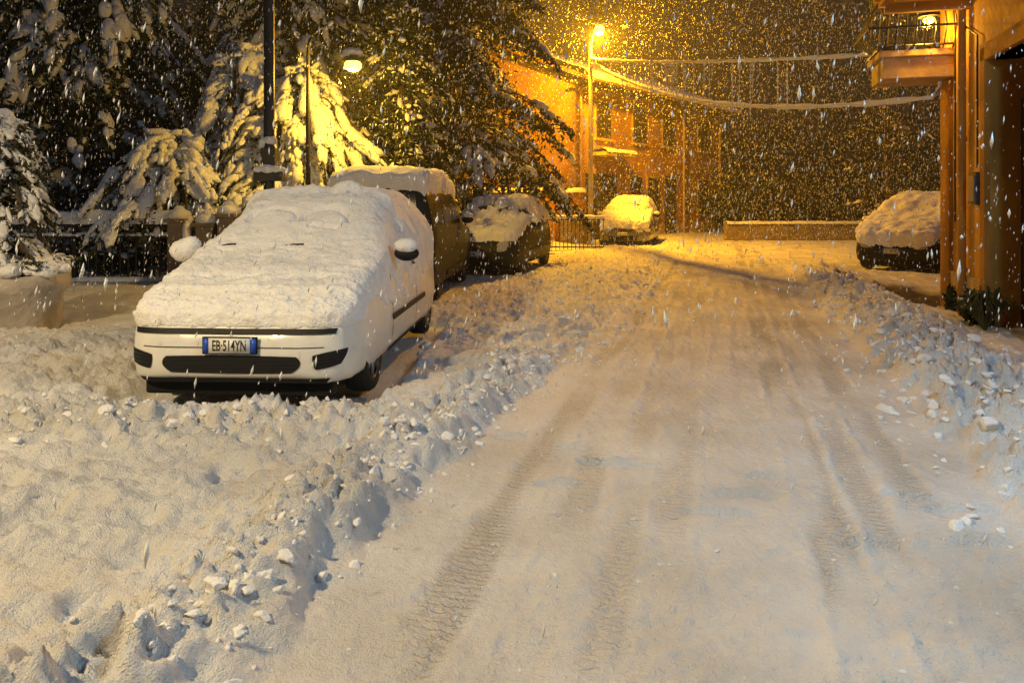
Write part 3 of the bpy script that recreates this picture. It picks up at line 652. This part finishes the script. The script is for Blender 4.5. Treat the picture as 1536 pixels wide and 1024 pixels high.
# ---------------- right house ----------------
h1=empty('orange_house',(5.86,10.0,0),-math.radians(16));T=MB()
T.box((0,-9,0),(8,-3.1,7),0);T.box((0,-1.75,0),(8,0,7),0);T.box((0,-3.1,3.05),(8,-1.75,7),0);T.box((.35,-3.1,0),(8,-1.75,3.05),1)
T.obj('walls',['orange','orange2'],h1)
T=MB()
T.box((-.05,-.34,0),(0,.05,6.9),1)
T.box((-.03,-9,0),(0,-3.3,.7),0);T.box((-.03,-1.6,0),(0,-.34,.55),0)
T.box((-.06,-1.75,0),(.34,-1.60,3.2),1);T.box((-.06,-3.25,0),(.34,-3.1,3.2),1);T.box((-.06,-3.25,3.05),(.3,-1.6,3.25),1)
T.box((.30,-3.1,0),(.345,-1.75,2.6),2);T.box((.27,-2.44,.1),(.30,-2.41,2.5),3)
for z in(.3,1.1,1.9):
    for y in(-3.0,-2.35):T.box((.285,y,z),(.30,y+.5,z+.6),3)
T.obj('trim_and_door',['trim','orange2','shutter','iron'],h1,bevel=.006)
T=MB();T.tube([(-.07,-.98,0.05),(-.07,-.98,3.4),(-.07,-.98,6.9)],.045,10,0)
for z in(.6,2.2,3.8):T.tube([(-.07,-.98,z),(-.07,-.98,z+.05)],.055,10,0)
T.tube([(-.05,-.62,1.2),(-.05,-.62,2.4),(-.04,-.60,3.6),(-.04,-.45,4.2)],.012,6,1);T.tube([(-.04,-1.45,1.85),(-.04,-1.45,3.4),(-.04,-1.0,3.6)],.012,6,1)
T.box((-.09,-1.56,1.42),(0,-1.30,1.80),1);T.box((-.10,-1.53,1.46),(-.09,-1.33,1.76),2)
T.obj('downpipe_and_meter',['orange2','steel','grey'],h1,False)
T=MB();T.box((-.85,-.42,3.08),(0,.36,3.36),0);T.box((-.90,-.47,3.36),(0,.41,3.45),0)
T.obj('balcony_slab',['trim'],h1,bevel=.012)
T=MB()
def bulge(x,y,ox,oy):
    T.tube([(x,y,3.44),(x+ox*.10,y+oy*.10,3.54),(x+ox*.20,y+oy*.20,3.72),(x+ox*.12,y+oy*.12,3.95),(x,y,4.15),(x+ox*.03,y+oy*.03,4.4)],.011,5,0)
for i in range(8):bulge(-.83+i*.115,-.42,0,-1)
for i in range(8):bulge(-.85,-.42+i*.11,-1,0)
for i in range(8):bulge(-.83+i*.115,.36,0,1)
for z,o in((3.50,.06),(3.72,.20),(4.42,.03)):
    T.tube([(0,-.42-o,z),(-.85-o,-.42-o,z),(-.85-o,.36+o,z),(0,.36+o,z)],.016,6,0)
T.obj('balcony_railing',['iron'],h1)
snowbar('balcony_snow',-.44,.37,-.82,3.45,.10,.08,h1,12,'y')
T=MB();T.box((-1.0,-4.2,3.90),(0,-.95,3.98),0);T.box((-1.05,-4.25,3.98),(0,-.90,4.10),0)
for i in range(6):T.box((-.95,-4.1+i*.60,3.80),(0,-4.02+i*.60,3.90),0)
T.box((-.6,-9.3,7),(8.4,.5,7.15),1)
T.obj('canopy_and_eaves',['orange','roof'],h1)
snowbar('canopy_snow',-4.25,-.9,-.80,4.10,.3,.16,h1,15,'y')
npmesh('wall_lamp_bulb',V*np.array([.07,.07,.045])+np.array([-.33,-.55,3.80]),F,['sod'],h1)
T=MB();T.tube([(0,-.55,3.95),(-.2,-.55,4.0),(-.33,-.55,3.93)],.015,6,0);T.tube([(-.33,-.55,3.94),(-.33,-.55,3.84)],[.03,.13],14,0);T.obj('wall_lamp_shade',['iron'],h1)
plight('wall_lamp_light',(-.36,-.56,3.70),(1,.52,.06),85,.05,h1)
fl=empty('wall_floodlight',(3.15,2.5,3.7),-math.radians(16));T=MB();T.box((-.25,-.15,-.05),(.05,.15,.08),0);T.box((.05,-.03,-.05),(.55,.03,.03),0);T.obj('housing',['steel'],fl,bevel=.01)
npmesh('led',V*np.array([.1,.1,.02])+np.array([-.1,0,-.08]),F,['led'],fl);plight('flood_light',(-.1,0,-.25),(.36,.68,1),270,.12,fl)
for (x,y,s) in((5.72,9.5,.22),(5.35,8.45,.28)):
    shrub('potted_shrub',(x,y,0.02),s*.7,s*.7,s*1.6,700,.05,.04)
fp=empty('spiky_plant',(5.15,8.05,.05));T=MB()
for i in range(70):
    a=random.uniform(0,6.28);r=random.uniform(.22,.36);hh=random.uniform(.25,.5)
    T.tube([(0,0,0),(r*.5*math.cos(a),r*.5*math.sin(a),hh),(r*math.cos(a),r*math.sin(a),hh*.75)],[.008,.01,.002],4,0)
T.obj('blades',['leaf2'],fp)

# ---------------- far house ----------------
a2=math.atan2(.614,.789);h2=empty('orange_house',(2.2,26,0),-a2);T=MB()
EZ=5.66;LY=12.9
T.box((-8,0,0),(0,LY,EZ),0)
T.add([(-8,0,EZ),(0,0,EZ),(-4,0,EZ+1.7)],[(0,1,2)],0);T.add([(-8,LY,EZ),(0,LY,EZ),(-4,LY,EZ+1.7)],[(2,1,0)],0)
T.obj('walls',['farwall'],h2)
T=MB()
for x0,x1 in((.75,-4),(-8.75,-4)):
    T.add([(x0,-.35,EZ-.05),(x0,LY+.8,EZ-.05),(x1,LY+.8,EZ+1.85),(x1,-.35,EZ+1.85),(x0,-.35,EZ+.1),(x0,LY+.8,EZ+.1),(x1,LY+.8,EZ+2.0),(x1,-.35,EZ+2.0)],[(0,1,2,3),(7,6,5,4),(0,4,5,1),(1,5,6,2),(3,7,4,0)],0)
for i in range(22):T.box((.02,-.3+i*.61,EZ-.12),(.72,-.22+i*.61,EZ-.05),1)
T.tube([(.80,-.35,EZ+.0),(.80,LY+.8,EZ-.02)],.07,8,0)
T.obj('roof',['roof','shutter'],h2)
yy=np.linspace(-.4,LY+.85,90);xx=np.linspace(.82,-4,30);XX,YY=np.meshgrid(xx,yy)
ZZ=EZ+.10+(.78-XX)*.4+.17*np.clip((.86-XX)*6,0,1)**.5+.04*fbm(XX*1.5,YY*1.5,3,5)
npmesh('roof_snow',np.stack([XX,YY,ZZ],-1).reshape(-1,3),gridF(90,30),['snow'],h2)
snowbar('eave_snow',-.4,LY+.85,.74,EZ+.03,.12,.26,h2,33,'y')
T=MB()
def win(y,z0,z1,w):
    T.box((.0,y-w/2-.08,z0-.08),(.03,y+w/2+.08,z1+.08),3)
    T.box((.03,y-w/2,z0),(.045,y+w/2,z1),2)
    T.box((.045,y-w/2,z0),(.075,y-.01,z1),0);T.box((.045,y+.01,z0),(.075,y+w/2,z1),0)
    for i in range(int((z1-z0)/.12)):
        T.box((.075,y-w/2+.05,z0+.05+i*.12),(.085,y-.05,z0+.10+i*.12),0);T.box((.075,y+.05,z0+.05+i*.12),(.085,y+w/2-.05,z0+.10+i*.12),0)
    T.box((.0,y-w/2-.14,z0-.16),(.12,y+w/2+.14,z0-.08),3)
for y in(1.9,4.7,7.3,10.9):win(y,3.85,5.08,.95)
for y in(4.4,5.9,10.9):win(y,.95,2.4,.9)
T.box((0,.7,.0),(.04,2.9,2.45),0);T.box((0,7.0,0),(.05,8.0,2.5),0)
T.box((0,0,0),(.02,LY,.5),3)
T.obj('windows_and_doors',['shutter','orange2','glass','trim'],h2)
T=MB();
for y in(.25,8.7,LY-.15):T.tube([(.1,y,0),(.1,y,EZ-.3),(.7,y,EZ-.02)],.05,8,0)
T.obj('downpipes',['trim'],h2)
T=MB();T.box((0,1.0,3.1),(.7,3.2,3.22),0);T.obj('door_hood',['trim'],h2);snowbar('hood_snow',1.0,3.2,.4,3.22,.34,.16,h2,35,'y')
gw=empty('garden_wall',(-1.4,24.8,0));T=MB();T.box((0,0,0),(3.9,.25,1.75),0);T.box((3.0,-.25,0),(3.9,-.01,1.0),1);T.obj('wall',['orange2','stone'],gw);snowbar('wall_snow',0,3.9,.12,1.74,.17,.16,gw,41)
gw=empty('low_wall',(7.9,27.2,0),.05);T=MB();T.box((0,0,0),(12,.3,.62),0);T.obj('wall',['stone'],gw);snowbar('wall_snow',0,12,.15,.61,.2,.10,gw,42)
fe=empty('iron_fence',(1.0,21.6,0),-.1);T=MB()
T.box((0,-.02,.9),(1.7,.02,.95),0);T.box((0,-.02,.1),(1.7,.02,.14),0)
for i in range(15):T.tube([(.05+i*.115,0,0),(.05+i*.115,0,.92)],.012,5,0)
T.obj('railing',['iron'],fe);snowbar('rail_snow',0,1.7,0,.94,.06,.10,fe,44)

def mass():
    P=[]
    for (cx,cy,rx,rz,n) in((14,46,5,7,4000),(22,44,6,8,4000),(30,42,6,7,3000),(7,50,6,8,3000),(-16,30,6,9,5000),(-22,26,6,8,4000),(-11,28,5,9,4000),(13,36,6,3,4000),(22,34,7,3.4,4000)):
        u=rng.standard_normal((n,3));u/=np.linalg.norm(u,axis=1,keepdims=True);r=rng.random((n,1))**.4
        q=u*r*np.array([rx,rx*.5,rz*.5])*(1+.25*np.sin(u[:,:1]*7+u[:,2:]*5))+np.array([cx,cy,rz*.42]);P.append(q[q[:,2]>0])
    P=np.concatenate(P);leafquads('distant_trees',P,rng.uniform(.15,.35,len(P)),['leaf'])
mass()

# ---------------- cables ----------------
def cable(name,p0,p1,sag,r):
    T=MB();p0=Vector(p0);p1=Vector(p1);pts=[]
    for i in range(61):
        t=i/60;p=p0.lerp(p1,t);p.z-=sag*4*t*(1-t);pts.append(p)
    T.tube(pts,[r*(1+.25*math.sin(i*2.1)+.2*math.sin(i*.7))*(1.5-.5*i/60) for i in range(61)],8,0);T.obj(name,['cable'],None,True);return pts
c1=cable('overhead_cable',(2.6,24.4,6.15),(4.95,10.3,3.50),.10,.03)
c2=cable('overhead_cable',(2.6,24.4,6.05),(5.65,9.95,2.86),.62,.038)
T=MB();T.tube([c2[-1],c2[-1]+Vector((.1,0,.15)),c2[-1]+Vector((.2,0,.5))],.02,6,0)
for i in range(8,52,1):
    for _ in range(random.choice([0,1,2,2])):
        p=c1[i].lerp(c1[i+1],random.random())
        ln=random.uniform(.2,1.1);T.tube([p,p+Vector((0,0,-ln))],.005,4,0,False)
        for k in range(int(ln/.10)):
            q=p+Vector((0,0,-.08-k*.10));T.box(q-Vector((.013,.013,.018)),q+Vector((.013,.013,.018)),0)
T.obj('hanging_string_lights',['cable'])

# ---------------- falling snow ----------------
n=230000
C=np.stack([rng.uniform(-17,19,n),rng.uniform(1.6,27,n),rng.uniform(.05,9.5,n)],-1)
C=C[np.abs(C[:,0])<.75*C[:,1]+1.2]
C=C[np.linalg.norm(C-np.array([0,0,1.47]),axis=1)>2.6]
s=np.minimum(.009,rng.lognormal(-5.6,.37,len(C)))*(1+.022*C[:,1]);
big=(rng.random(len(C))<.008)&(C[:,1]>3.5);s=np.where(big,s*2,s)
O=np.array([[1,0,0],[-1,0,0],[0,1,0],[0,-1,0],[0,0,1],[0,0,-1.]]);OF=np.array([[0,2,4],[2,1,4],[1,3,4],[3,0,4],[2,0,5],[1,2,5],[3,1,5],[0,3,5]])
P=O[None]*np.stack([s,s,s*rng.uniform(1.3,5.5,len(s))],-1)[:,None,:]
P[...,0]+=P[...,2]*rng.normal(.12,.12,(len(s),1))
P=P+C[:,None,:]
npmesh('falling_snow',P.reshape(-1,3),(OF[None]+(np.arange(len(s))*6)[:,None,None]).reshape(-1,3),['flake'],None,True)
# airborne fine-snow haze: a real scattering volume filling the far part of the street
hz=MB();hz.box((-40,8.6,-.5),(45,60,16),0)
vm=bpy.data.materials.new('fine_snow_haze');vm.use_nodes=True;vn=vm.node_tree;vn.nodes.remove(vn.nodes['Principled BSDF'])
vs_=vn.nodes.new('ShaderNodeVolumeScatter');vs_.inputs['Color'].default_value=(.95,.95,.95,1);vs_.inputs['Density'].default_value=.0042;vs_.inputs['Anisotropy'].default_value=.3
vn.links.new(vs_.outputs[0],vn.nodes['Material Output'].inputs['Volume']);M['haze']=vm
hz.obj('snow_haze',['haze'])

# ---------------- world ----------------
w=bpy.data.worlds.new('World');sc.world=w;w.use_nodes=True;nt=w.node_tree;bg=nt.nodes['Background']
tc=nt.nodes.new('ShaderNodeTexCoord');sp=nt.nodes.new('ShaderNodeSeparateXYZ');nt.links.new(tc.outputs['Generated'],sp.inputs[0])
cr=nt.nodes.new('ShaderNodeValToRGB');e=cr.color_ramp.elements;e[0].position=.0;e[0].color=(.012,.008,.003,1);e[1].position=1;e[1].color=(.05,.08,.14,1)
k=cr.color_ramp.elements.new(.30);k.color=(.011,.008,.005,1)
nt.links.new(sp.outputs['Z'],cr.inputs[0]);nt.links.new(cr.outputs[0],bg.inputs['Color']);bg.inputs['Strength'].default_value=1.0

# ---------------- camera ----------------
cam=bpy.data.cameras.new('camera');co=bpy.data.objects.new('camera',cam);link(co)
co.location=(0,0,1.47);co.rotation_euler=(math.pi/2,0,0);cam.sensor_width=36;cam.lens=26;cam.shift_y=-211/1536;cam.clip_end=500;cam.clip_start=.05
sc.camera=co
